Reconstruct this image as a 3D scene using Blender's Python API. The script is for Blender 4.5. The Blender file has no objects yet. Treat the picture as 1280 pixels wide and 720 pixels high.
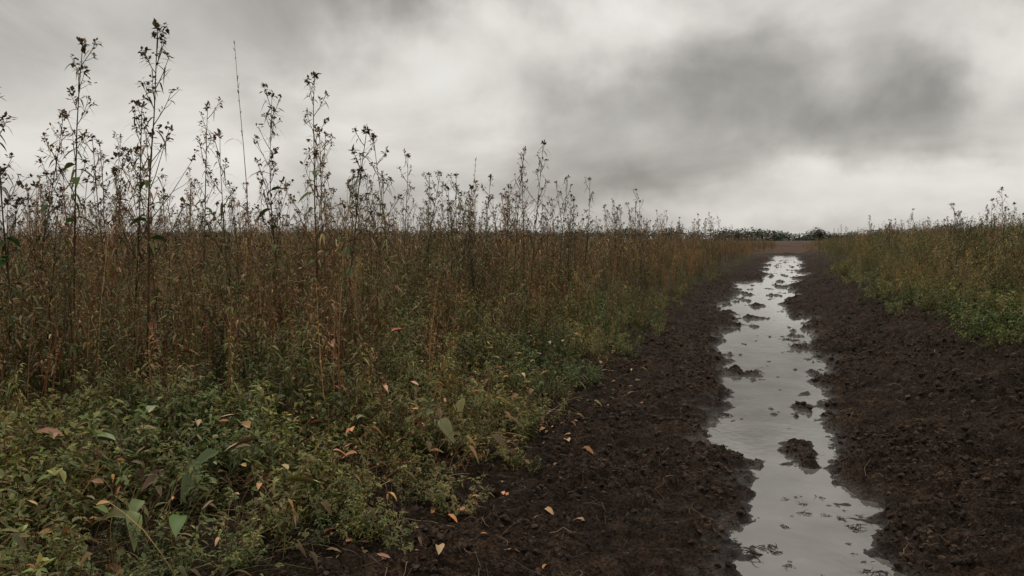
import bpy, math, random
import numpy as np
from mathutils import Vector
random.seed(7); rng=np.random.default_rng(11)
scene=bpy.context.scene
scene.view_settings.view_transform='Standard'
scene.view_settings.look='None'
scene.view_settings.exposure=0

# ------------------------------------------------------------------ noise
_perm=rng.permutation(512); _ang=rng.random(512)*2*np.pi
def perlin(x,y,s=0):
    x=np.asarray(x,float)+s*17.3; y=np.asarray(y,float)+s*9.7
    xi=np.floor(x).astype(np.int64); yi=np.floor(y).astype(np.int64)
    xf=x-xi; yf=y-yi
    def g(ix,iy,dx,dy):
        h=_perm[(_perm[ix&511]+iy)&511]; a=_ang[h]
        return np.cos(a)*dx+np.sin(a)*dy
    u=xf*xf*xf*(xf*(xf*6-15)+10); v=yf*yf*yf*(yf*(yf*6-15)+10)
    a=g(xi,yi,xf,yf); b=g(xi+1,yi,xf-1,yf); c=g(xi,yi+1,xf,yf-1); d=g(xi+1,yi+1,xf-1,yf-1)
    return ((a*(1-u)+b*u)*(1-v)+(c*(1-u)+d*u)*v)*1.4
def fbm(x,y,o=3,s=0):
    r=0;a=1;t=0
    for i in range(o):
        r=r+a*perlin(x*2**i,y*2**i,s+i*3); t+=a; a*=.5
    return r/t
def sm(t):
    t=np.clip(t,0,1); return t*t*(3-2*t)

# ------------------------------------------------------------------ terrain
YS=[-30,1.5,3.4,3.8,4.25,4.8,5.2,5.55,6.55,8.0,10.25,14.2,17.7,23.4,31,45.5,60,70]
XL=[-.3,-.25,-.22,-.20,-.19,-.16,-.37,-.50,-.54,-.58,-.88,-1.0,-1.36,-1.3,-1.0,-1.4,-1.5,-.9]
XR=[.4,.5,.49,.43,.38,.35,.28,.26,.30,.28,.40,.18,.05,0,.4,.9,.6,.0]
def stream_e(X,Y):
    me_=sm((Y-7)/4)*perlin(Y*.33,Y*0+2.5,16)*.38
    xl=np.interp(Y,YS,XL)+me_; xr=np.interp(Y,YS,XR)+me_
    w=perlin(X*1.3,Y*1.3,1)*.10+perlin(X*3.7,Y*3.7,2)*.11+perlin(X*10,Y*10,3)*.06+perlin(X*24,Y*24,4)*.03+sm((Y-9)/20)*perlin(X*.9,Y*.35,6)*.55
    e=np.maximum(xl-X,X-xr)+w
    e=np.where(Y>66,np.maximum(e,(Y-66)*.15+w),e)
    return e,(X<(xl+xr)/2)
def terrain(X,Y):
    X=np.asarray(X,float);Y=np.asarray(Y,float)
    e,left=stream_e(X,Y)
    el=np.clip(e,0,None)
    zl=.055*(1-np.exp(-el/.15))+.14*sm((el-.2)/2.2)
    zr=.075*(1-np.exp(-el/.15))+.40*sm((el-.1)/1.9)
    z=np.where(left,zl,zr)-np.clip(-e/.2,0,1)*.045
    wx=X+perlin(X*5,Y*5,13)*.06; wy=Y+perlin(X*5,Y*5,14)*.06
    q=.80+.45*sm((fbm(X*1.5,Y*1.1,2,18)+.40)/.8)
    r=fbm(X*2.3,Y*2.3,2,5)*.04+perlin(wx*3.2,Y*.75,17)*.025*np.clip(e*2,0,1)
    b=(.30-np.abs(perlin(wx*5,wy*4.5,7)))*.055+((.28-np.abs(perlin(wx*11,wy*10,8)))*.046+(.25-np.abs(perlin(wx*22,wy*22,9)))*.034)*q+perlin(X*38,Y*38,10)*.013*q
    k=np.clip(.25+e*4.5,.18,1)
    z=z+(r+b)*k
    isl=fbm(X*2.7,Y*1.5,4,21)+.16*perlin(X*15,Y*15,22)
    m=sm((Y-4.0)/.8)*(1-sm((Y-50)/15))
    z=z+np.where(e<.05,np.clip(isl-.04,0,1)*.18*m,0)
    far=sm((Y-68)/8)
    z=z*(1-far)+far*(.12+perlin(X*.05,Y*.05,4)*.1)
    return z

def axis_pts(dense0,dense1,step,grow,lo,hi):
    p=list(np.arange(dense0,dense1,step))
    s=step;x=p[-1]
    while x<hi: s*=grow; x+=s; p.append(x)
    s=step;x=p[0];q=[]
    while x>lo: s*=grow; x-=s; q.append(x)
    return np.array(q[::-1]+p)
xs=axis_pts(-2.3,2.7,.0145,1.12,-1500,1500)
ys=[2.3]
while ys[-1]<1600:
    y=ys[-1]; ys.append(y+max(.0145,.0038*y) if y<60 else y+ .02*y)
q=[];s=.03;y=2.3
while y>-60: s*=1.2;y-=s;q.append(y)
ys=np.array(q[::-1]+ys)
GX,GY=np.meshgrid(xs,ys)
GZ=terrain(GX,GY)
nx,ny=len(xs),len(ys)
co=np.stack([GX.ravel(),GY.ravel(),GZ.ravel()],1).astype(np.float32)
idx=np.arange(nx*ny).reshape(ny,nx)
quads=np.stack([idx[:-1,:-1].ravel(),idx[:-1,1:].ravel(),idx[1:,1:].ravel(),idx[1:,:-1].ravel()],1).astype(np.int32)
me=bpy.data.meshes.new('ground')
me.vertices.add(len(co)); me.vertices.foreach_set('co',co.ravel())
me.loops.add(quads.size); me.loops.foreach_set('vertex_index',quads.ravel())
me.polygons.add(len(quads)); me.polygons.foreach_set('loop_start',np.arange(0,quads.size,4,dtype=np.int32))
me.update(calc_edges=True)
me.polygons.foreach_set('use_smooth',np.ones(len(quads),bool))
wet=np.clip(1-(GZ-.0)/.045,0,1)*(GY<76)
at=me.attributes.new('wet','FLOAT','POINT'); at.data.foreach_set('value',wet.ravel().astype(np.float32))
def edgeL(Y): return np.interp(Y,[0,2.6,3.4,4.2,5.4,9,14,22,40,70,80],[-1.60,-1.58,-1.55,-1.48,-1.55,-1.68,-1.9,-2.2,-2.1,-1.9,-1.5])
def edgeR(Y): return np.interp(Y,[0,6,8,11,17,30,45,70],[2.7,2.40,2.15,1.75,1.40,1.30,1.6,1.5])
veg=np.maximum(sm((edgeL(GY)-GX)/.8+.3),sm((GX-edgeR(GY))/.8+.3))
at=me.attributes.new('veg','FLOAT','POINT'); at.data.foreach_set('value',veg.ravel().astype(np.float32))
ground=bpy.data.objects.new('ground',me); scene.collection.objects.link(ground)

# ------------------------------------------------------------------ materials
def mat(name):
    m=bpy.data.materials.new(name); m.use_nodes=True; nt=m.node_tree
    return m,nt,nt.nodes['Principled BSDF']
def N(nt,t,**k):
    n=nt.nodes.new(t)
    for a,b in k.items(): setattr(n,a,b)
    return n
def ramp(nt,stops):
    r=nt.nodes.new('ShaderNodeValToRGB'); cr=r.color_ramp
    while len(cr.elements)<len(stops): cr.elements.new(.5)
    for el,(p,c) in zip(cr.elements,stops): el.position=p; el.color=(*c,1)
    return r
def noise(nt,scale,detail=5,rough=.6,vec=None,dist=0):
    n=nt.nodes.new('ShaderNodeTexNoise'); n.inputs['Scale'].default_value=scale
    n.inputs['Detail'].default_value=detail; n.inputs['Roughness'].default_value=rough
    n.inputs['Distortion'].default_value=dist
    if vec: nt.links.new(vec,n.inputs['Vector'])
    return n
def mixc(nt,f,a,b,mode='MIX'):
    m=nt.nodes.new('ShaderNodeMix'); m.data_type='RGBA'; m.blend_type=mode
    L=nt.links
    for s,v in ((0,f),(6,a),(7,b)):
        if isinstance(v,bpy.types.NodeSocket): L.new(v,m.inputs[s])
        else: m.inputs[s].default_value=v if s==0 else (*v,1)
    return m.outputs[2]

m,nt,p=mat('soil'); L=nt.links
geo=N(nt,'ShaderNodeNewGeometry'); pos=geo.outputs['Position']
n1=noise(nt,9,5,.65,pos); n2=noise(nt,70,3,.7,pos); n3=noise(nt,1.2,2,.6,pos)
r1=ramp(nt,[(.3,(.010,.0068,.0050)),(.52,(.024,.0165,.0120)),(.75,(.062,.044,.032))]); L.new(n1.outputs[0],r1.inputs[0])
r2=ramp(nt,[(.38,(.3,.3,.3)),(.66,(1.8,1.7,1.6))]); L.new(n2.outputs[0],r2.inputs[0])
c=mixc(nt,1.0,r1.outputs[0],r2.outputs[0],'MULTIPLY')
r3=ramp(nt,[(.35,(.72,.70,.69)),(.65,(1.25,1.15,1.05))]); L.new(n3.outputs[0],r3.inputs[0])
c=mixc(nt,1.0,c,r3.outputs[0],'MULTIPLY')
av=N(nt,'ShaderNodeAttribute',attribute_name='veg'); aw=N(nt,'ShaderNodeAttribute',attribute_name='wet')
r4=ramp(nt,[(.35,(.010,.008,.005)),(.55,(.030,.024,.013)),(.75,(.07,.05,.028))]); L.new(n2.outputs[0],r4.inputs[0])
c=mixc(nt,av.outputs['Fac'],c,r4.outputs[0])
sep=N(nt,'ShaderNodeSeparateXYZ'); L.new(pos,sep.inputs[0])
mr=N(nt,'ShaderNodeMapRange'); mr.inputs[1].default_value=58; mr.inputs[2].default_value=76; L.new(sep.outputs[1],mr.inputs[0])
nf=noise(nt,.12,4,.65,pos)
rf=ramp(nt,[(.40,(.022,.014,.010)),(.5,(.062,.030,.019)),(.62,(.042,.040,.020))]); L.new(nf.outputs[0],rf.inputs[0])
c=mixc(nt,mr.outputs[0],c,rf.outputs[0])
mr2=N(nt,'ShaderNodeMapRange'); mr2.inputs[1].default_value=180; mr2.inputs[2].default_value=800; L.new(sep.outputs[1],mr2.inputs[0])
c=mixc(nt,mr2.outputs[0],c,(.06,.06,.053))  # aerial haze painted into the soil colour, paler grey with distance
wd=N(nt,'ShaderNodeMath',operation='MULTIPLY'); L.new(aw.outputs['Fac'],wd.inputs[0]); wd.inputs[1].default_value=.6
c=mixc(nt,wd.outputs[0],c,(.008,.006,.0045))
L.new(c,p.inputs['Base Color'])
rr=N(nt,'ShaderNodeMapRange'); L.new(aw.outputs['Fac'],rr.inputs[0]); rr.inputs[3].default_value=.92; rr.inputs[4].default_value=.38
L.new(rr.outputs[0],p.inputs['Roughness'])
rs_=N(nt,'ShaderNodeMapRange'); L.new(aw.outputs['Fac'],rs_.inputs[0]); rs_.inputs[3].default_value=.07; rs_.inputs[4].default_value=.25
L.new(rs_.outputs[0],p.inputs['Specular IOR Level'])
bm=N(nt,'ShaderNodeBump'); bm.inputs['Strength'].default_value=1; bm.inputs['Distance'].default_value=.04
nb=noise(nt,42,4,.75,pos); L.new(nb.outputs[0],bm.inputs['Height']); L.new(bm.outputs[0],p.inputs['Normal'])
me.materials.append(m)

mclod,nt,p=mat('soil_clod'); L=nt.links
geo=N(nt,'ShaderNodeNewGeometry'); oi=N(nt,'ShaderNodeObjectInfo')
n1=noise(nt,40,3,.7,geo.outputs['Position'])
r1=ramp(nt,[(.3,(.010,.0068,.0050)),(.52,(.025,.017,.0125)),(.75,(.066,.047,.034))]); L.new(n1.outputs[0],r1.inputs[0])
rb=ramp(nt,[(0,(.6,.6,.6)),(1,(1.6,1.48,1.35))]); L.new(oi.outputs['Random'],rb.inputs[0])
L.new(mixc(nt,1.0,r1.outputs[0],rb.outputs[0],'MULTIPLY'),p.inputs['Base Color'])
p.inputs['Roughness'].default_value=.85; p.inputs['Specular IOR Level'].default_value=.1

mwat,nt,p=mat('muddy_water'); L=nt.links
geo=N(nt,'ShaderNodeNewGeometry')
nw=noise(nt,3,3,.5,geo.outputs['Position'])
rw=ramp(nt,[(.35,(.050,.045,.038)),(.65,(.090,.083,.073))]); L.new(nw.outputs[0],rw.inputs[0])
L.new(rw.outputs[0],p.inputs['Base Color'])
p.inputs['Roughness'].default_value=.035; p.inputs['IOR'].default_value=1.75
bm=N(nt,'ShaderNodeBump'); bm.inputs['Strength'].default_value=.15; bm.inputs['Distance'].default_value=.01
nb=noise(nt,12,2,.5,geo.outputs['Position'],.5); L.new(nb.outputs[0],bm.inputs['Height']); L.new(bm.outputs[0],p.inputs['Normal'])

def plant_mat(name,trans=.25,rough=.6):
    m=bpy.data.materials.new(name); m.use_nodes=True; nt=m.node_tree; L=nt.links
    p=nt.nodes['Principled BSDF']; out=nt.nodes['Material Output']
    a=N(nt,'ShaderNodeAttribute',attribute_name='col'); oi=N(nt,'ShaderNodeObjectInfo')
    geo=N(nt,'ShaderNodeNewGeometry')
    rb=ramp(nt,[(0,(.5,.54,.44)),(.35,(1.02,1.02,.88)),(.7,(1.18,1.06,.95)),(1,(1.8,1.55,1.25))]); L.new(oi.outputs['Random'],rb.inputs[0])
    c=mixc(nt,1.0,a.outputs['Color'],rb.outputs[0],'MULTIPLY')
    n=noise(nt,.7,1,.5,geo.outputs['Position'])
    rn=ramp(nt,[(.36,(.76,.90,.76)),(.64,(1.28,1.08,.94))]); L.new(n.outputs[0],rn.inputs[0])
    c=mixc(nt,1.0,c,rn.outputs[0],'MULTIPLY')
    if trans>0:
        d=nt.nodes.new('ShaderNodeBsdfDiffuse'); L.new(c,d.inputs[0])
        g=nt.nodes.new('ShaderNodeBsdfGlossy'); g.inputs['Roughness'].default_value=.5
        t=N(nt,'ShaderNodeBsdfTranslucent'); L.new(c,t.inputs[0])
        ms=N(nt,'ShaderNodeMixShader'); ms.inputs[0].default_value=trans
        L.new(d.outputs[0],ms.inputs[1]); L.new(t.outputs[0],ms.inputs[2])
        m2=N(nt,'ShaderNodeMixShader'); m2.inputs[0].default_value=.02
        L.new(ms.outputs[0],m2.inputs[1]); L.new(g.outputs[0],m2.inputs[2]); L.new(m2.outputs[0],out.inputs[0])
        nt.nodes.remove(p)
    else:
        L.new(c,p.inputs['Base Color']); p.inputs['Roughness'].default_value=rough; p.inputs['Specular IOR Level'].default_value=.2
    return m
mplant=plant_mat('weed_foliage'); mdry=plant_mat('dry_leaf',0,.6)

# ------------------------------------------------------------------ mesh builder
class MB:
    def __init__(s): s.V=[];s.F=[];s.C=[]
    def tube(s,pts,r0,r1,col,n=3):
        b=len(s.V);k=len(pts)
        for i,q in enumerate(pts):
            r=r0+(r1-r0)*i/(k-1)
            d=(pts[min(i+1,k-1)]-pts[max(i-1,0)])
            if d.length<1e-6: d=Vector((0,0,1))
            d.normalize(); a=d.orthogonal().normalized(); c=d.cross(a)
            for j in range(n):
                t=2*math.pi*j/n
                s.V.append(q+(a*math.cos(t)+c*math.sin(t))*r); s.C.append(col)
        for i in range(k-1):
            for j in range(n):
                s.F.append((b+i*n+j,b+i*n+(j+1)%n,b+(i+1)*n+(j+1)%n,b+(i+1)*n+j))
    def dia(s,base,d,L,W,col):
        d=d.normalized(); side=d.cross(Vector((random.uniform(-.5,.5),random.uniform(-.5,.5),1)))
        if side.length<1e-3: side=Vector((1,0,0))
        side.normalize(); b=len(s.V)
        m=base+d*L*.45
        s.V+= [base,m+side*W*.5,base+d*L-Vector((0,0,L*.15)),m-side*W*.5]; s.C+=[col]*4
        s.F.append((b,b+1,b+2,b+3))
    def leaf(s,base,d,L,W,col,droop=.4,seg=4,fold=.25,curl=0):
        d=d.normalized(); side=d.cross(Vector((0,0,1)))
        if side.length<1e-3: side=Vector((1,0,0))
        side.normalize(); side=(side+Vector((0,0,random.uniform(-.5,.5)))).normalized(); up=side.cross(d).normalized()
        rows=[]
        col2=tuple(x*random.uniform(.75,1.1) for x in col)
        for i in range(seg+1):
            t=i/seg; c=base+d*L*t+Vector((0,0,-droop*L*t*t))+side*curl*L*t*t
            if i in(0,seg):
                rows.append([len(s.V)]); s.V.append(c); s.C.append(col)
            else:
                w=W*.5*math.sin(math.pi*t**.8)**.85
                wv=random.uniform(-.15,.15)*w
                rows.append([len(s.V),len(s.V)+1,len(s.V)+2])
                s.V+=[c-side*w+up*(fold*w+wv),c,c+side*w+up*(fold*w-wv)]; s.C+=[col,tuple(x*.8 for x in col2),col2]
        for i in range(seg):
            a=rows[i];q=rows[i+1]
            if len(a)==1: s.F+= [(a[0],q[1],q[0]),(a[0],q[2],q[1])]
            elif len(q)==1: s.F+=[(a[0],a[1],q[0]),(a[1],a[2],q[0])]
            else: s.F+=[(a[0],a[1],q[1],q[0]),(a[1],a[2],q[2],q[1])]
    def mesh(s,name,mt,smooth=True):
        me=bpy.data.meshes.new(name); me.from_pydata([tuple(v) for v in s.V],[],s.F)
        a=me.color_attributes.new('col','FLOAT_COLOR','POINT')
        c=np.ones((len(s.V),4),np.float32); c[:,:3]=np.array(s.C); a.data.foreach_set('color',c.ravel())
        if smooth: me.polygons.foreach_set('use_smooth',np.ones(len(me.polygons),bool))
        me.materials.append(mt); return me
U=random.uniform
def var(c,a=.3):
    k=U(1-a,1+a); return (c[0]*k*U(.9,1.1),c[1]*k*U(.9,1.1),c[2]*k*U(.9,1.1))
RED=(.120,.066,.042); DARK=(.042,.030,.022); OLIVE=(.106,.104,.042); GREEN=(.080,.108,.040); TAN=(.24,.18,.11)
RUST=(.165,.090,.052); PALE=(.32,.30,.25); BROWN=(.110,.075,.048)
def pick(l): return var(random.choice(l))
def hdir(a,el): return Vector((math.cos(a)*math.cos(el),math.sin(a)*math.cos(el),math.sin(el)))
def curve(base,d,L,n=5,up=.4,wob=.06):
    pts=[base.copy()];d=d.normalized();p=base.copy()
    for i in range(n):
        d=(d+Vector((U(-wob,wob),U(-wob,wob),up/n))).normalized(); p=p+d*(L/n); pts.append(p.copy())
    return pts
def head(mb,p,s=1):
    for _ in range(random.randint(5,9)):
        mb.dia(p+Vector((U(-1,1),U(-1,1),U(-1,1)))*.014*s,hdir(U(0,6.3),U(-.6,1.4)),U(.018,.042)*s,U(.012,.024)*s,pick([DARK,BROWN,BROWN,(.12,.065,.04),(.20,.14,.11)]))
def tall_weed(h,rich=1,hero=False):
    mb=MB(); st=pick([(.095,.06,.042),(.08,.055,.038),DARK]); n=9
    pts=curve(Vector((0,0,-.05)),Vector((U(-.05,.05),U(-.05,.05),1)),h+.05,n,.15,.05)
    mb.tube(pts,.0098 if hero else .0068,.0024,st,4)
    def at(t):
        f=t*n;i=min(int(f),n-1);return pts[i].lerp(pts[i+1],f-i)
    a=U(0,6.3); nb=int((U(12,17) if hero else U(8,13))*rich); hs=1.3 if hero else 1
    for i in range(nb):
        t=.42+.56*(i+U(-.3,.3))/nb; a+=2.4+U(-.4,.4)
        Lb=h*(U(.06,.14) if t>.6 else U(.12,.24))*(1.15-t*.5)
        bp=curve(at(t),hdir(a,U(.7,1.1)),Lb,4,.7,.12)
        mb.tube(bp,.0036,.0016,st,3)
        head(mb,bp[-1],U(.8,1.3)*hs)
        for k in (1,2,3):
            if random.random()<.75:
                sp=curve(bp[k],hdir(a+U(-1.2,1.2),U(.3,1.1)),Lb*U(.2,.45),2,.4,.15)
                mb.tube(sp,.0022,.0012,st,3)
                if random.random()<.7: head(mb,sp[-1],U(.5,.95)*hs)
            if random.random()<.9: mb.leaf(bp[k],hdir(U(0,6.3),U(-.3,.4)),U(.05,.12),U(.006,.012),pick([OLIVE,PALE,PALE,BROWN,TAN]),U(.3,1.4),3)
    for _ in range(3): head(mb,pts[-1],U(.9,1.3)*hs)
    for i in range(int((32 if hero else 18)*rich)):
        t=U(.08,.97)
        big=(1-t)
        mb.leaf(at(t),hdir(U(0,6.3),U(-.3,.6)),U(.05,.11)+.09*big*U(.3,1),U(.009,.017)+.022*big*U(0,1),pick([OLIVE,GREEN,BROWN,RUST,OLIVE] if t<.6 else [BROWN,PALE,OLIVE,TAN]),U(.3,1.3),4)
    if hero:
        for i in range(10):
            t=U(.35,.70)
            mb.leaf(at(t),hdir(U(0,6.3),U(0,.8)),U(.10,.17),U(.04,.06),var((.065,.105,.035)),U(.3,.9),5)
    return mb
def reed(h):
    mb=MB(); pts=curve(Vector((0,0,-.05)),Vector((U(.0,.12),U(-.05,.05),1)),h,10,0,.04)
    mb.tube(pts,.006,.0015,BROWN,4)
    for i in range(26):
        t=U(.72,.99);f=t*10;k=min(int(f),9);q=pts[k].lerp(pts[k+1],f-k)
        mb.dia(q,hdir(U(0,6.3),1.2),U(.02,.06),.008,pick([TAN,BROWN]))
    for i in range(7):
        k=random.randint(1,8); mb.leaf(pts[k],hdir(U(0,6.3),.8),U(.3,.5),.012,pick([OLIVE,TAN]),.8,6)
    return mb
def mid_weed(h,pal,stems,nl=20,tip=True,ns=(3,5),r=.0052,lean=.18):
    mb=MB()
    for s in range(random.randint(*ns)):
        st=pick(stems); hh=h*U(.58,1.1)
        pts=curve(Vector((U(-.09,.09),U(-.09,.09),-.03)),Vector((U(-lean,lean),U(-lean,lean),1)),hh,5,.2,.07)
        mb.tube(pts,r,.0018,st,3)
        def at(t):
            f=t*5;i=min(int(f),4);return pts[i].lerp(pts[i+1],f-i)
        for i in range(nl):
            t=U(.08,1)**.8; mb.leaf(at(t),hdir(U(0,6.3),U(-.2,.8)),U(.035,.095),U(.008,.019),pick(pal if t>.5 else pal+[GREEN,GREEN,OLIVE]),U(.2,1.1),3)
        for i in range(4):
            t=U(.4,.95); a=U(0,6.3); bp=curve(at(t),hdir(a,U(.7,1.1)),hh*U(.1,.25),3,.5,.12); mb.tube(bp,.0026,.001,st,3)
            for q in bp[1:]:
                for _ in range(2 if nl>10 else 1): mb.leaf(q,hdir(U(0,6.3),U(-.2,.8)),U(.025,.06),U(.007,.014),pick(pal),U(.2,1),3)
            if tip and random.random()<.45: head(mb,bp[-1],.75)
    return mb
def low_green(h,pal):
    mb=MB()
    for s in range(random.randint(6,9)):
        st=pick([OLIVE,RED,GREEN,BROWN]); a=U(0,6.3)
        pts=curve(Vector((U(-.05,.05),U(-.05,.05),-.02)),hdir(a,U(.5,1.4)),h*U(.7,1.15),5,.25,.14)
        mb.tube(pts,.003,.0012,st,3)
        for i,q in enumerate(pts[1:]):
            for _ in range(6):
                mb.leaf(q+Vector((U(-1,1),U(-1,1),U(-1,1)))*.02,hdir(U(0,6.3),U(-.3,.8)),U(.022,.055),U(.008,.020),pick(pal),U(.1,.8),3)
        for _ in range(6): mb.leaf(pts[-1],hdir(U(0,6.3),U(.2,1.2)),U(.02,.045),U(.008,.016),tuple(x*1.35 for x in pick(pal)),U(.0,.5),3)
    return mb
def broad(h):
    mb=MB()
    for s in range(random.randint(3,6)):
        a=U(0,6.3); pts=curve(Vector((0,0,-.02)),hdir(a,U(.7,1.3)),h*U(.6,1),4,-.2,.1)
        mb.tube(pts,.004,.002,pick([OLIVE,RED]),3)
        mb.leaf(pts[-1],hdir(a+U(-.4,.4),U(-.2,.4)),U(.07,.15),U(.03,.065),pick([GREEN,GREEN,OLIVE,(.10,.125,.06),(.15,.17,.12),(.19,.12,.085)]),U(.3,.9),6,.35,U(-.2,.2))
        if random.random()<.6: mb.leaf(pts[2],hdir(a+U(-1.4,1.4),U(0,.4)),U(.06,.10),U(.02,.04),pick([GREEN,OLIVE]),U(.3,.9),5,.3)
    return mb
def straw_tuft(h):
    mb=MB()
    for s in range(16):
        a=U(0,6.3); pts=curve(Vector((U(-.08,.08),U(-.08,.08),0)),hdir(a,U(.1,1.2)),h*U(.5,1.3),5,-.8,.35)
        mb.tube(pts,.0024,.001,pick([TAN,BROWN,RED,BROWN,DARK]),3)
        if random.random()<.5: mb.leaf(pts[-1],hdir(a,-.2),U(.04,.08),U(.015,.035),pick([RUST,BROWN,BROWN,TAN]),.6,4,.5)
    return mb

def coll(name,meshes):
    c=bpy.data.collections.new(name)
    for i,m in enumerate(meshes):
        o=bpy.data.objects.new('%s_%02d'%(name,i),m); c.objects.link(o)
    return c
G1=[GREEN,GREEN,OLIVE,(.105,.140,.055),(.14,.155,.062),(.12,.105,.055)]
M1=[OLIVE,OLIVE,OLIVE,BROWN,RUST,GREEN,(.15,.125,.06),TAN]
R1=[(.135,.135,.062),(.110,.122,.052),OLIVE,GREEN,(.14,.12,.07),BROWN,TAN]
S1=[RED,RED,BROWN,TAN,(.16,.10,.06)]
c_tall=coll('tall_weed_plant',[tall_weed(U(1.7,2.1)).mesh('tall_weed',mplant) for _ in range(10)])
c_mid=coll('mid_weed_plant',[mid_weed(1.12,M1,S1,17).mesh('mid_weed',mplant) for _ in range(6)]+[mid_weed(1.28,[BROWN,OLIVE,TAN,RUST],S1,6,True,(4,6),.0064,.14).mesh('dry_stalks',mplant) for _ in range(6)])
c_midg=coll('leafy_weed_plant',[mid_weed(.75,G1+[OLIVE,BROWN],[RED,OLIVE,BROWN],26,False).mesh('leafy_weed',mplant) for _ in range(8)])
c_low=coll('low_weed_plant',[low_green(U(.22,.34),G1).mesh('low_weed',mplant) for _ in range(9)])
c_broad=coll('broadleaf_plant',[broad(U(.22,.36)).mesh('broadleaf',mplant) for _ in range(6)])
c_straw=coll('dry_straw_tuft',[straw_tuft(U(.22,.42)).mesh('straw',mplant) for _ in range(6)])
c_right=coll('bush_weed_plant',[mid_weed(1.1,R1,[BROWN,OLIVE,TAN],26,False).mesh('bush_weed',mplant) for _ in range(8)])
c_twig=coll('twiggy_weed_plant',[tall_weed(U(1.45,1.8),.9).mesh('twiggy_weed',mplant) for _ in range(5)])

def clod_mesh(i):
    import bmesh
    bm=bmesh.new(); bmesh.ops.create_icosphere(bm,subdivisions=2,radius=1)
    for v in bm.verts:
        d=v.co.normalized()
        k=1+.45*float(fbm(d.x*1.6+i*5,d.y*1.6+d.z*1.9,3,i))+.4*float(perlin(d.z*3+i,d.x*3,i+4))+.25*float(perlin(d.y*6+i,d.x*6+d.z*5,i+6))
        v.co=Vector((d.x*k*U(.9,1.1),d.y*k*.8,d.z*k*.55))
    m=bpy.data.meshes.new('clod'); bm.to_mesh(m); bm.free(); m.materials.append(mclod); return m
c_clod=coll('soil_clod_lump',[clod_mesh(i) for i in range(10)])

def scatter(name,P,scale,idx,C,tilt=.12):
    P=np.asarray(P,np.float32); n=len(P)
    me=bpy.data.meshes.new(name); me.vertices.add(n); me.vertices.foreach_set('co',P.ravel())
    rot=np.stack([rng.normal(0,tilt,n),rng.normal(0,tilt,n),rng.random(n)*6.283],1).astype(np.float32)
    a=me.attributes.new('rot','FLOAT_VECTOR','POINT'); a.data.foreach_set('vector',rot.ravel())
    a=me.attributes.new('scl','FLOAT','POINT'); a.data.foreach_set('value',np.asarray(scale,np.float32))
    a=me.attributes.new('idx','INT','POINT'); a.data.foreach_set('value',np.asarray(idx,np.int32))
    ob=bpy.data.objects.new(name,me); scene.collection.objects.link(ob)
    ng=bpy.data.node_groups.new(name+'_scatter','GeometryNodeTree')
    ng.interface.new_socket('Geometry',in_out='INPUT',socket_type='NodeSocketGeometry')
    ng.interface.new_socket('Geometry',in_out='OUTPUT',socket_type='NodeSocketGeometry')
    gi=ng.nodes.new('NodeGroupInput');go=ng.nodes.new('NodeGroupOutput')
    ip=ng.nodes.new('GeometryNodeInstanceOnPoints'); ci=ng.nodes.new('GeometryNodeCollectionInfo')
    ci.inputs['Collection'].default_value=C; ci.inputs['Separate Children'].default_value=True; ci.inputs['Reset Children'].default_value=True
    def na(nm,t):
        q=ng.nodes.new('GeometryNodeInputNamedAttribute'); q.data_type=t; q.inputs[0].default_value=nm
        return [o for o in q.outputs if o.enabled and o.name=='Attribute'][0]
    er=ng.nodes.new('FunctionNodeEulerToRotation')
    Lk=ng.links.new
    Lk(gi.outputs[0],ip.inputs['Points']); Lk(ci.outputs[0],ip.inputs['Instance']); ip.inputs['Pick Instance'].default_value=True
    Lk(na('idx','INT'),ip.inputs['Instance Index']); Lk(na('rot','FLOAT_VECTOR'),er.inputs[0]); Lk(er.outputs[0],ip.inputs['Rotation'])
    Lk(na('scl','FLOAT'),ip.inputs['Scale']); Lk(ip.outputs[0],go.inputs[0])
    md=ob.modifiers.new('scatter','NODES'); md.node_group=ng
    print(name,n)
    return ob
def rand_pts(n,x0,x1,y0,y1):
    return rng.uniform(x0,x1,n),rng.uniform(y0,y1,n)
def bands(dens,side):
    xs,ys=[],[]
    for y0,y1,d in dens:
        if side<0: x0,x1=-(1.4*y1+2.5),-1.2
        else: x0,x1=1.0,.42*y1+3.5
        n=int((x1-x0)*(y1-y0)*d); x,y=rand_pts(n,x0,x1,y0,y1)
        xs.append(x);ys.append(y)
    return np.concatenate(xs),np.concatenate(ys)
def build(name,X,Y,keep,scale,C,sink=.0,tilt=.12):
    if X[0]<0: keep=keep&(X>-(1.4*Y+2.5))
    X,Y,scale=X[keep],Y[keep],scale[keep]
    Z=terrain(X,Y)-sink
    return scatter(name,np.stack([X,Y,Z],1),scale,rng.integers(0,len(C.objects),len(X)),C,tilt)

# left field --------------------------------------------------------------
def hprof(X,Y):
    D=np.hypot(X,Y); ed=edgeL(Y)-X+perlin(X*.9,Y*.9,31)*.5
    w=np.where(Y<14,2.0,1.1)
    return np.clip(np.minimum((D-3.9+perlin(X*.8,Y*.8,33)*.7)/2.8,ed/w),0,1)
X,Y=bands([(1,8,16),(8,14,11.5),(14,30,4.2),(30,60,1.8),(60,130,.75)],-1)
hp=hprof(X,Y); ed=edgeL(Y)-X
cl=sm((perlin(X*1.1,Y*1.1,39)+.55)/.5)
sc=(.46+.52*hp)*rng.uniform(.66,1.15,len(X))*(1+.24*(perlin(X*.6,Y*.6,35)))
build('dry_weed_field',X,Y,(hp>.28)&(rng.random(len(X))<(.2+.9*hp)*np.where(Y<14,.35+.65*cl,1))&(ed>.1),sc,c_mid,0,.09)
X,Y=bands([(1,8,20),(8,14,9),(14,30,2)],-1)
hp=hprof(X,Y); ed=edgeL(Y)-X
sc=(.45+.66*hp)*rng.uniform(.65,1.2,len(X))
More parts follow.
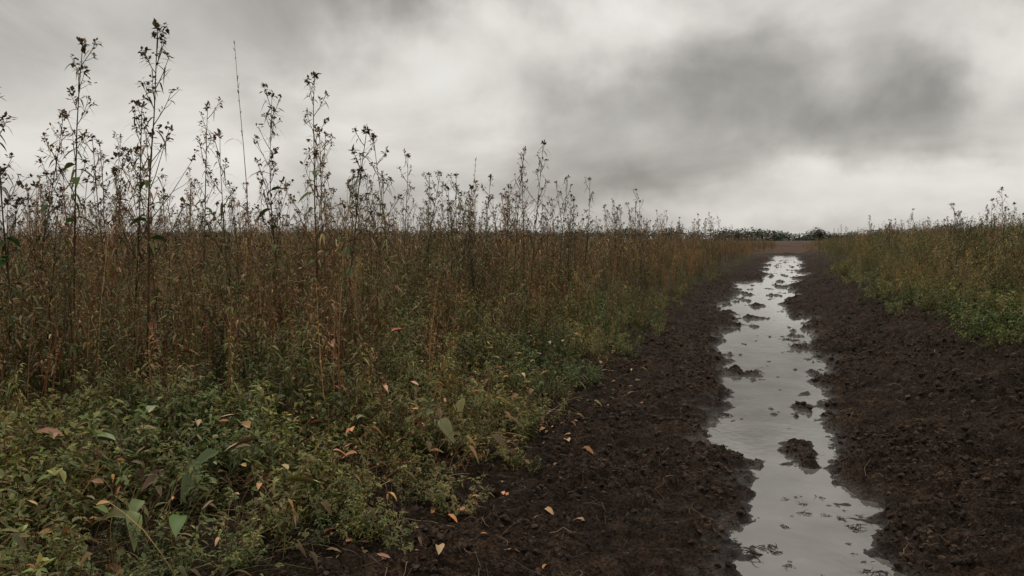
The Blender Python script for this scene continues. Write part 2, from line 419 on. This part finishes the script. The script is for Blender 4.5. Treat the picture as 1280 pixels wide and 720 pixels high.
build('leafy_weed_patch',X,Y,(ed>.15)&(hp>.06)&(rng.random(len(X))<1.15-.5*hp),sc,c_midg)
X,Y=bands([(.6,7,74),(7,14,32),(14,30,6)],-1)
hp=hprof(X,Y); ed=edgeL(Y)-X+perlin(X*1.8,Y*1.8,36)*.5
sc=(.5+.55*sm(ed/1.2))*rng.uniform(.5,1.3,len(X))
patch=sm((perlin(X*1.9,Y*1.9,38)+.45)/.4)
build('low_green_weeds',X,Y,(ed>0)&(hp<.6)&(rng.random(len(X))<patch*sm(ed/.35+.3)),sc,c_low)
X,Y=bands([(.8,6,9),(6,10,2)],-1); ed=edgeL(Y)-X
build('broadleaf_weeds',X,Y,(ed>.35)&(hprof(X,Y)<.6),rng.uniform(.6,1.2,len(X)),c_broad)
X,Y=bands([(.8,6,36),(6,14,8)],-1); ed=edgeL(Y)-X
build('dry_straw_tufts',X,Y,(ed>.0+.3*rng.random(len(X)))&(hprof(X,Y)<.8),rng.uniform(.4,1.1,len(X)),c_straw)
X,Y=bands([(3,9,2.8),(9,20,1.9),(20,40,.8),(40,110,.2)],-1)
hp=hprof(X,Y)
sc=rng.uniform(.68,1.08,len(X))*(1+.18*perlin(X*.5,Y*.5,37))
build('tall_weed_stand',X,Y,hp>.7,sc,c_tall,0,.05)
# right field -------------------------------------------------------------
X,Y=bands([(4,9,20),(9,16,15),(16,30,6),(30,60,2.5),(60,130,.9)],1)
er=X-edgeR(Y)+perlin(X*.9,Y*.9,41)*.35
sc=(.40+.74*sm(er/2.0))*rng.uniform(.75,1.12,len(X))
build('bush_weed_field',X,Y,er>.05,sc,c_right)
X,Y=bands([(4,16,16),(16,30,5)],1)
er=X-edgeR(Y)+perlin(X*1.2,Y*1.2,42)*.5
build('bank_green_weeds',X,Y,(er>-.15)&(er<1.5),rng.uniform(.5,1.2,len(X)),c_low)
X,Y=bands([(6,16,2.6),(16,35,1.4),(35,90,.4)],1)
er=X-edgeR(Y)
build('twiggy_weed_stand',X,Y,er>1.2,rng.uniform(.7,1.1,len(X)),c_twig,0,.08)

# individual tall weeds ----------------------------------------------------
heroes=[(-4.0,4.13,2.56),(-5.12,4.59,2.62),(-4.70,3.75,2.12),(-5.88,4.85,2.2),(-5.61,6.53,2.55),(-4.21,5.96,2.45),(-4.04,6.23,2.65),
        (-3.45,5.69,2.1),(-4.13,8.1,2.15),(-3.0,8.5,2.2),(-2.79,8.57,2.28),(-3.06,10.6,2.05),(-6.5,6.2,2.2),(-4.9,7.4,2.3),(-3.35,7.9,1.9),(-4.7,5.0,1.9)]
for i,(x,y,h) in enumerate(heroes):
    random.seed(100+i)
    o=bpy.data.objects.new('tall_weed',tall_weed(h,1.15,i<8).mesh('tall_weed_hero',mplant))
    o.location=(x,y,float(terrain(x,y))); o.rotation_euler=(0,0,U(0,6.3)); scene.collection.objects.link(o)
for x,y,h in [(-4.48,5.87,2.95),(-3.55,8.3,2.2)]:
    o=bpy.data.objects.new('reed_stalk',reed(h).mesh('reed',mplant)); o.location=(x,y,float(terrain(x,y))); scene.collection.objects.link(o)
random.seed(5)

# soil clods ---------------------------------------------------------------
xsl,ysl,ss=[],[],[]
for y0,y1,d,s0,s1 in [(2.2,6,2100,.0035,.022),(6,12,600,.006,.030),(12,30,70,.012,.038)]:
    n=int(5.6*(y1-y0)*d); x,y=rand_pts(n,-2.3,3.3,y0,y1)
    xsl.append(x);ysl.append(y);ss.append(s0+(s1-s0)*rng.random(n)**4)
X=np.concatenate(xsl);Y=np.concatenate(ysl);S=np.concatenate(ss)
Z=terrain(X,Y); cl=fbm(X*1.5,Y*1.1,2,18)
keep=(Z>.008+S*.5)&(X>edgeL(Y)-.5)&(X<edgeR(Y)+.5)&(rng.random(len(X))<.55+1.2*cl)
P=np.stack([X,Y,Z+S*.1],1)[keep]
scatter('soil_clods',P,S[keep],rng.integers(0,10,len(P)),c_clod,.6)

# straw/root litter ---------------------------------------------------------
mb=MB()
for i in range(1900):
    y=2.3+U(0,1)**1.4*14; x=U(-2.2,3.2)
    z=float(terrain(x,y))
    if z<.01: continue
    a=U(0,6.3); Ln=U(.03,.14) if random.random()<.9 else U(.2,.35); pts=[]
    for k in range(5):
        px=x+math.cos(a)*Ln*k/4; py=y+math.sin(a)*Ln*k/4; a+=U(-.4,.4)
        pts.append(Vector((px,py,max(float(terrain(px,py)),z-.02)+.005+U(0,.01))))
    mb.tube(pts,U(.0010,.0022),.0008,pick([(.06,.045,.035),DARK,(.08,.06,.045),(.14,.115,.085)]),3)
o=bpy.data.objects.new('straw_litter',mb.mesh('straw_litter',mdry)); scene.collection.objects.link(o)

# mud tufts in the stream -----------------------------------------------------
def mudtuft():
    mb=MB()
    for s in range(22):
        a=U(0,6.3); pts=curve(Vector((U(-.05,.05),U(-.04,.04),0)),hdir(a,U(.0,.8)),U(.02,.07),3,-1,.5)
        mb.tube(pts,.0035,.0012,pick([(.015,.012,.01),(.02,.016,.012),DARK]),3)
    return mb
c_mt=coll('mud_debris_tuft',[mudtuft().mesh('mud_tuft',mdry) for _ in range(5)])
X,Y=rand_pts(9000,-1.9,1.5,3.0,28); Z=terrain(X,Y)
keep=(Z>-.004)&(Z<.022)&(rng.random(len(X))<.33)
xe,ye=rand_pts(26,-.1,.45,3.2,4.7); xe=np.concatenate([xe,[-.12,-.05,.38,.3]]); ye=np.concatenate([ye,[3.62,3.70,3.55,4.1]])
XX=np.concatenate([X[keep],xe]); YY=np.concatenate([Y[keep],ye]); ZZ=np.concatenate([np.maximum(Z[keep],0),np.maximum(terrain(xe,ye),.001)])
scatter('mud_debris',np.stack([XX,YY,ZZ],1),np.concatenate([rng.uniform(.4,1.1,keep.sum()),rng.uniform(.15,.6,26),[1.2,1.0,.8,.9]]),rng.integers(0,5,len(XX)),c_mt,.2)

# fallen leaves ---------------------------------------------------------------
mb=MB()
LV=[(.24,.13,.075),(.30,.18,.11),(.18,.10,.06),(.30,.13,.06),(.14,.09,.055)]
def fleaf(x,y,dz,L,col,a=None):
    a=U(0,6.3) if a is None else a
    z=float(terrain(x,y))+dz+.012
    mb.leaf(Vector((x,y,z)),hdir(a,U(-.05,.2)),L,L*U(.30,.45),col,U(-.1,.35),8,U(.4,1.1),U(-.4,.4))
for x,y,L,c in [(-1.27,4.69,.14,1),(-1.18,4.66,.10,0),(-1.32,3.64,.09,1),(-1.09,3.6,.07,1),(-.94,3.58,.07,1),(-.89,3.57,.06,0),(-1.5,3.55,.08,2),(-1.46,3.26,.08,3),
                (-1.32,2.87,.09,1),(-1.03,3.05,.08,0),(-.91,2.97,.06,3),(-1.38,3.45,.07,2),(.75,3.1,.05,1),(1.1,3.3,.05,0)]:
    fleaf(x,y,0,L,LV[c])
fleaf(-1.98,2.78,.2,.15,(.24,.29,.12),.2)
for x,y,dz,L,c in [(-2.27,2.97,.27,.15,(.30,.16,.13)),(-2.4,3.1,.27,.12,(.28,.16,.11)),(-2.05,2.9,.22,.10,(.18,.15,.09)),(-2.3,4.2,.35,.13,(.33,.19,.13)),(-2.15,4.25,.35,.1,(.28,.16,.11)),
                   (-3.6,4.0,.45,.11,(.25,.13,.09)),(-2.9,4.6,.5,.13,(.25,.15,.10)),(-2.6,4.9,.55,.08,(.42,.10,.12)),(-3.0,3.1,.3,.13,(.18,.21,.15)),(-2.75,2.65,.32,.14,(.19,.22,.15)),(-2.6,3.3,.3,.11,(.25,.15,.1)),
                   (-3.1,2.7,.3,.12,(.27,.16,.12)),(-2.9,2.9,.3,.12,(.22,.14,.10))]:
    fleaf(x,y,dz,L,c)
for i in range(560):
    y=U(2.0,8); x=float(edgeL(y))-U(-.45,2.8)*U(.1,1)
    fleaf(x,y,U(.05,.36) if x<edgeL(y)-.3 else 0,U(.025,.08),var(random.choice(LV+[(.12,.12,.055)])))
o=bpy.data.objects.new('fallen_leaves',mb.mesh('fallen_leaves',mdry)); scene.collection.objects.link(o)

# water ------------------------------------------------------------------------
me=bpy.data.meshes.new('stream_water'); me.from_pydata([(-3,-20,0),(3,-20,0),(3,78,0),(-3,78,0)],[],[(0,1,2,3)]); me.materials.append(mwat)
o=bpy.data.objects.new('stream_water',me); scene.collection.objects.link(o)

# distant trees -----------------------------------------------------------------
mtree=plant_mat('distant_foliage',0,.8)
def crown(mb,c,rx,rz,n,col):
    for _ in range(n):
        d=Vector((random.gauss(0,1),random.gauss(0,1),random.gauss(0,1))).normalized()*U(.5,1)**.5
        q=c+Vector((d.x*rx,d.y*rx,d.z*rz)); s=rx*U(.12,.28)
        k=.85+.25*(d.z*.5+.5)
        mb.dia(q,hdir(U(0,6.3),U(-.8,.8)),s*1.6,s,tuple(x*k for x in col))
mb=MB()
for i in range(600):
    x=U(-420,280); y=430+U(-30,60)
    hgt=(7.0+3.0*float(perlin(x*.012,3.3,61))+1.5*float(perlin(x*.05,7.3,62))+U(-1,1))
    z0=-.3
    mb.tube([Vector((x,y,z0)),Vector((x+.3,y,z0+hgt*.6))],.3,.15,(.07,.07,.065),4)
    r=U(2.4,4.6)
    for k in range(3):
        crown(mb,Vector((x+U(-1,1)*r*.8,y+U(-1,1)*r*.6,z0+hgt*U(.2,.75))),r,hgt*.28,46,(.085,.092,.090))  # tree line's grey colour has distance haze painted in
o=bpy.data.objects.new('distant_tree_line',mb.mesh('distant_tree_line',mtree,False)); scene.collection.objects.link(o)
for tx,ty,hh in [(5.2,165,3.6),(-13,210,3.2)]:
    mb=MB(); tr=curve(Vector((0,0,-.2)),Vector((0,0,1)),hh*.6,4,0,.05); mb.tube(tr,.14,.06,(.04,.035,.03),6)
    for k in range(5):
        lb=curve(tr[2+k%3],hdir(k*1.3,.8),hh*.3,3,.3,.1); mb.tube(lb,.06,.02,(.04,.035,.03),4)
        crown(mb,lb[-1],hh*.22,hh*.2,110,(.06,.052,.036))
    crown(mb,tr[-1]+Vector((0,0,hh*.12)),hh*.26,hh*.22,160,(.06,.052,.036))
    o=bpy.data.objects.new('small_tree',mb.mesh('small_tree',mtree,False)); o.location=(tx,ty,.1); scene.collection.objects.link(o)

# ------------------------------------------------------------------ world
w=bpy.data.worlds.new('World'); scene.world=w; w.use_nodes=True; nt=w.node_tree; nt.nodes.clear(); L=nt.links
try: w.cycles.sampling_method='NONE'
except Exception as ex: print(ex)
tc=N(nt,'ShaderNodeTexCoord'); sp=N(nt,'ShaderNodeSeparateXYZ'); L.new(tc.outputs['Generated'],sp.inputs[0])
def M(op,a,b=None,c=None):
    n=N(nt,'ShaderNodeMath',operation=op)
    for i,v in enumerate((a,b,c)):
        if v is None: continue
        if isinstance(v,(int,float)): n.inputs[i].default_value=v
        else: L.new(v,n.inputs[i])
    return n.outputs[0]
sx,sy,sz=sp.outputs
cv=N(nt,'ShaderNodeCombineXYZ'); L.new(sx,cv.inputs[0]); L.new(sy,cv.inputs[1]); L.new(M('MULTIPLY',M('SQRT',M('ADD',M('MAXIMUM',sz,0.0),.02)),1.6),cv.inputs[2])
nA=noise(nt,4.4,6,.50,cv.outputs[0],.4)
az=M('ARCTAN2',sx,sy)
nd=noise(nt,6.5,5,.52,tc.outputs['Generated']); sd=N(nt,'ShaderNodeSeparateColor'); L.new(nd.outputs['Color'],sd.inputs[0])
azd=M('ADD',az,M('MULTIPLY',M('SUBTRACT',sd.outputs[0],.5),.36)); eld=M('ADD',sz,M('MULTIPLY',M('SUBTRACT',sd.outputs[1],.5),.16))
val=M('ADD',.61,M('MULTIPLY',M('SUBTRACT',nA.outputs[0],.5),.85))
YAW=math.radians(19.3)
for u,v,su,sv,amp in [(515,95,90,45,.30),(700,60,80,40,.24),(300,190,260,60,.14),(930,115,130,45,-.20),(1060,165,140,45,-.30),(820,235,130,16,-.24),
                      (1130,238,180,18,.22),(1235,110,50,60,.26),(1240,10,70,30,-.28),(600,5,220,20,-.16),(430,25,80,36,-.16),(640,185,120,40,-.12),(1000,275,300,12,.10),(1010,20,120,35,.16),(200,60,120,50,-.08)]:
    a0=math.atan((u-640)/995)-YAW; e0=(298-v)/995
    dx=M('DIVIDE',M('SUBTRACT',azd,a0),su/995); dy=M('DIVIDE',M('SUBTRACT',eld,e0),sv/995)
    g=M('EXPONENT',M('MULTIPLY',M('ADD',M('MULTIPLY',dx,dx),M('MULTIPLY',dy,dy)),-.6))
    val=M('ADD',val,M('MULTIPLY',g,amp))
rs=ramp(nt,[(.08,(.20,.190,.174)),(.32,(.31,.296,.274)),(.52,(.465,.446,.415)),(.8,(.74,.715,.67)),(1,(.89,.865,.82))]); L.new(val,rs.inputs[0])
up=N(nt,'ShaderNodeMapRange'); L.new(sz,up.inputs[0]); up.inputs[1].default_value=.28; up.inputs[2].default_value=.8; up.inputs[3].default_value=1; up.inputs[4].default_value=2.9
bgc=N(nt,'ShaderNodeBackground'); L.new(rs.outputs[0],bgc.inputs[0]); L.new(up.outputs[0],bgc.inputs[1])
sky=N(nt,'ShaderNodeTexSky'); sky.sky_type='NISHITA'; sky.sun_disc=False; sky.sun_elevation=math.radians(42); sky.sun_rotation=math.radians(-35)
bgn=N(nt,'ShaderNodeBackground'); L.new(sky.outputs[0],bgn.inputs[0]); bgn.inputs[1].default_value=.06
mx=N(nt,'ShaderNodeMixShader'); mx.inputs[0].default_value=.97; L.new(bgn.outputs[0],mx.inputs[1]); L.new(bgc.outputs[0],mx.inputs[2])
wo=N(nt,'ShaderNodeOutputWorld'); L.new(mx.outputs[0],wo.inputs[0])

sd_=bpy.data.lights.new('sun','SUN'); sd_.energy=1.4; sd_.angle=math.radians(14); sd_.color=(1,.93,.83)
so=bpy.data.objects.new('sun',sd_); scene.collection.objects.link(so)
el_,az_=math.radians(42),math.radians(-35)
dv=Vector((math.sin(az_)*math.cos(el_),math.cos(az_)*math.cos(el_),math.sin(el_)))
so.rotation_euler=dv.to_track_quat('Z','Y').to_euler()

# ------------------------------------------------------------------ camera
cd=bpy.data.cameras.new('camera'); cd.sensor_width=36; cd.lens=28; cd.clip_end=4000; cd.clip_start=.05
cam=bpy.data.objects.new('camera',cd); scene.collection.objects.link(cam)
cam.location=(0,0,1.4); cam.rotation_euler=(math.radians(90-3.57),0,YAW)
scene.camera=cam
print('ground verts',len(co))
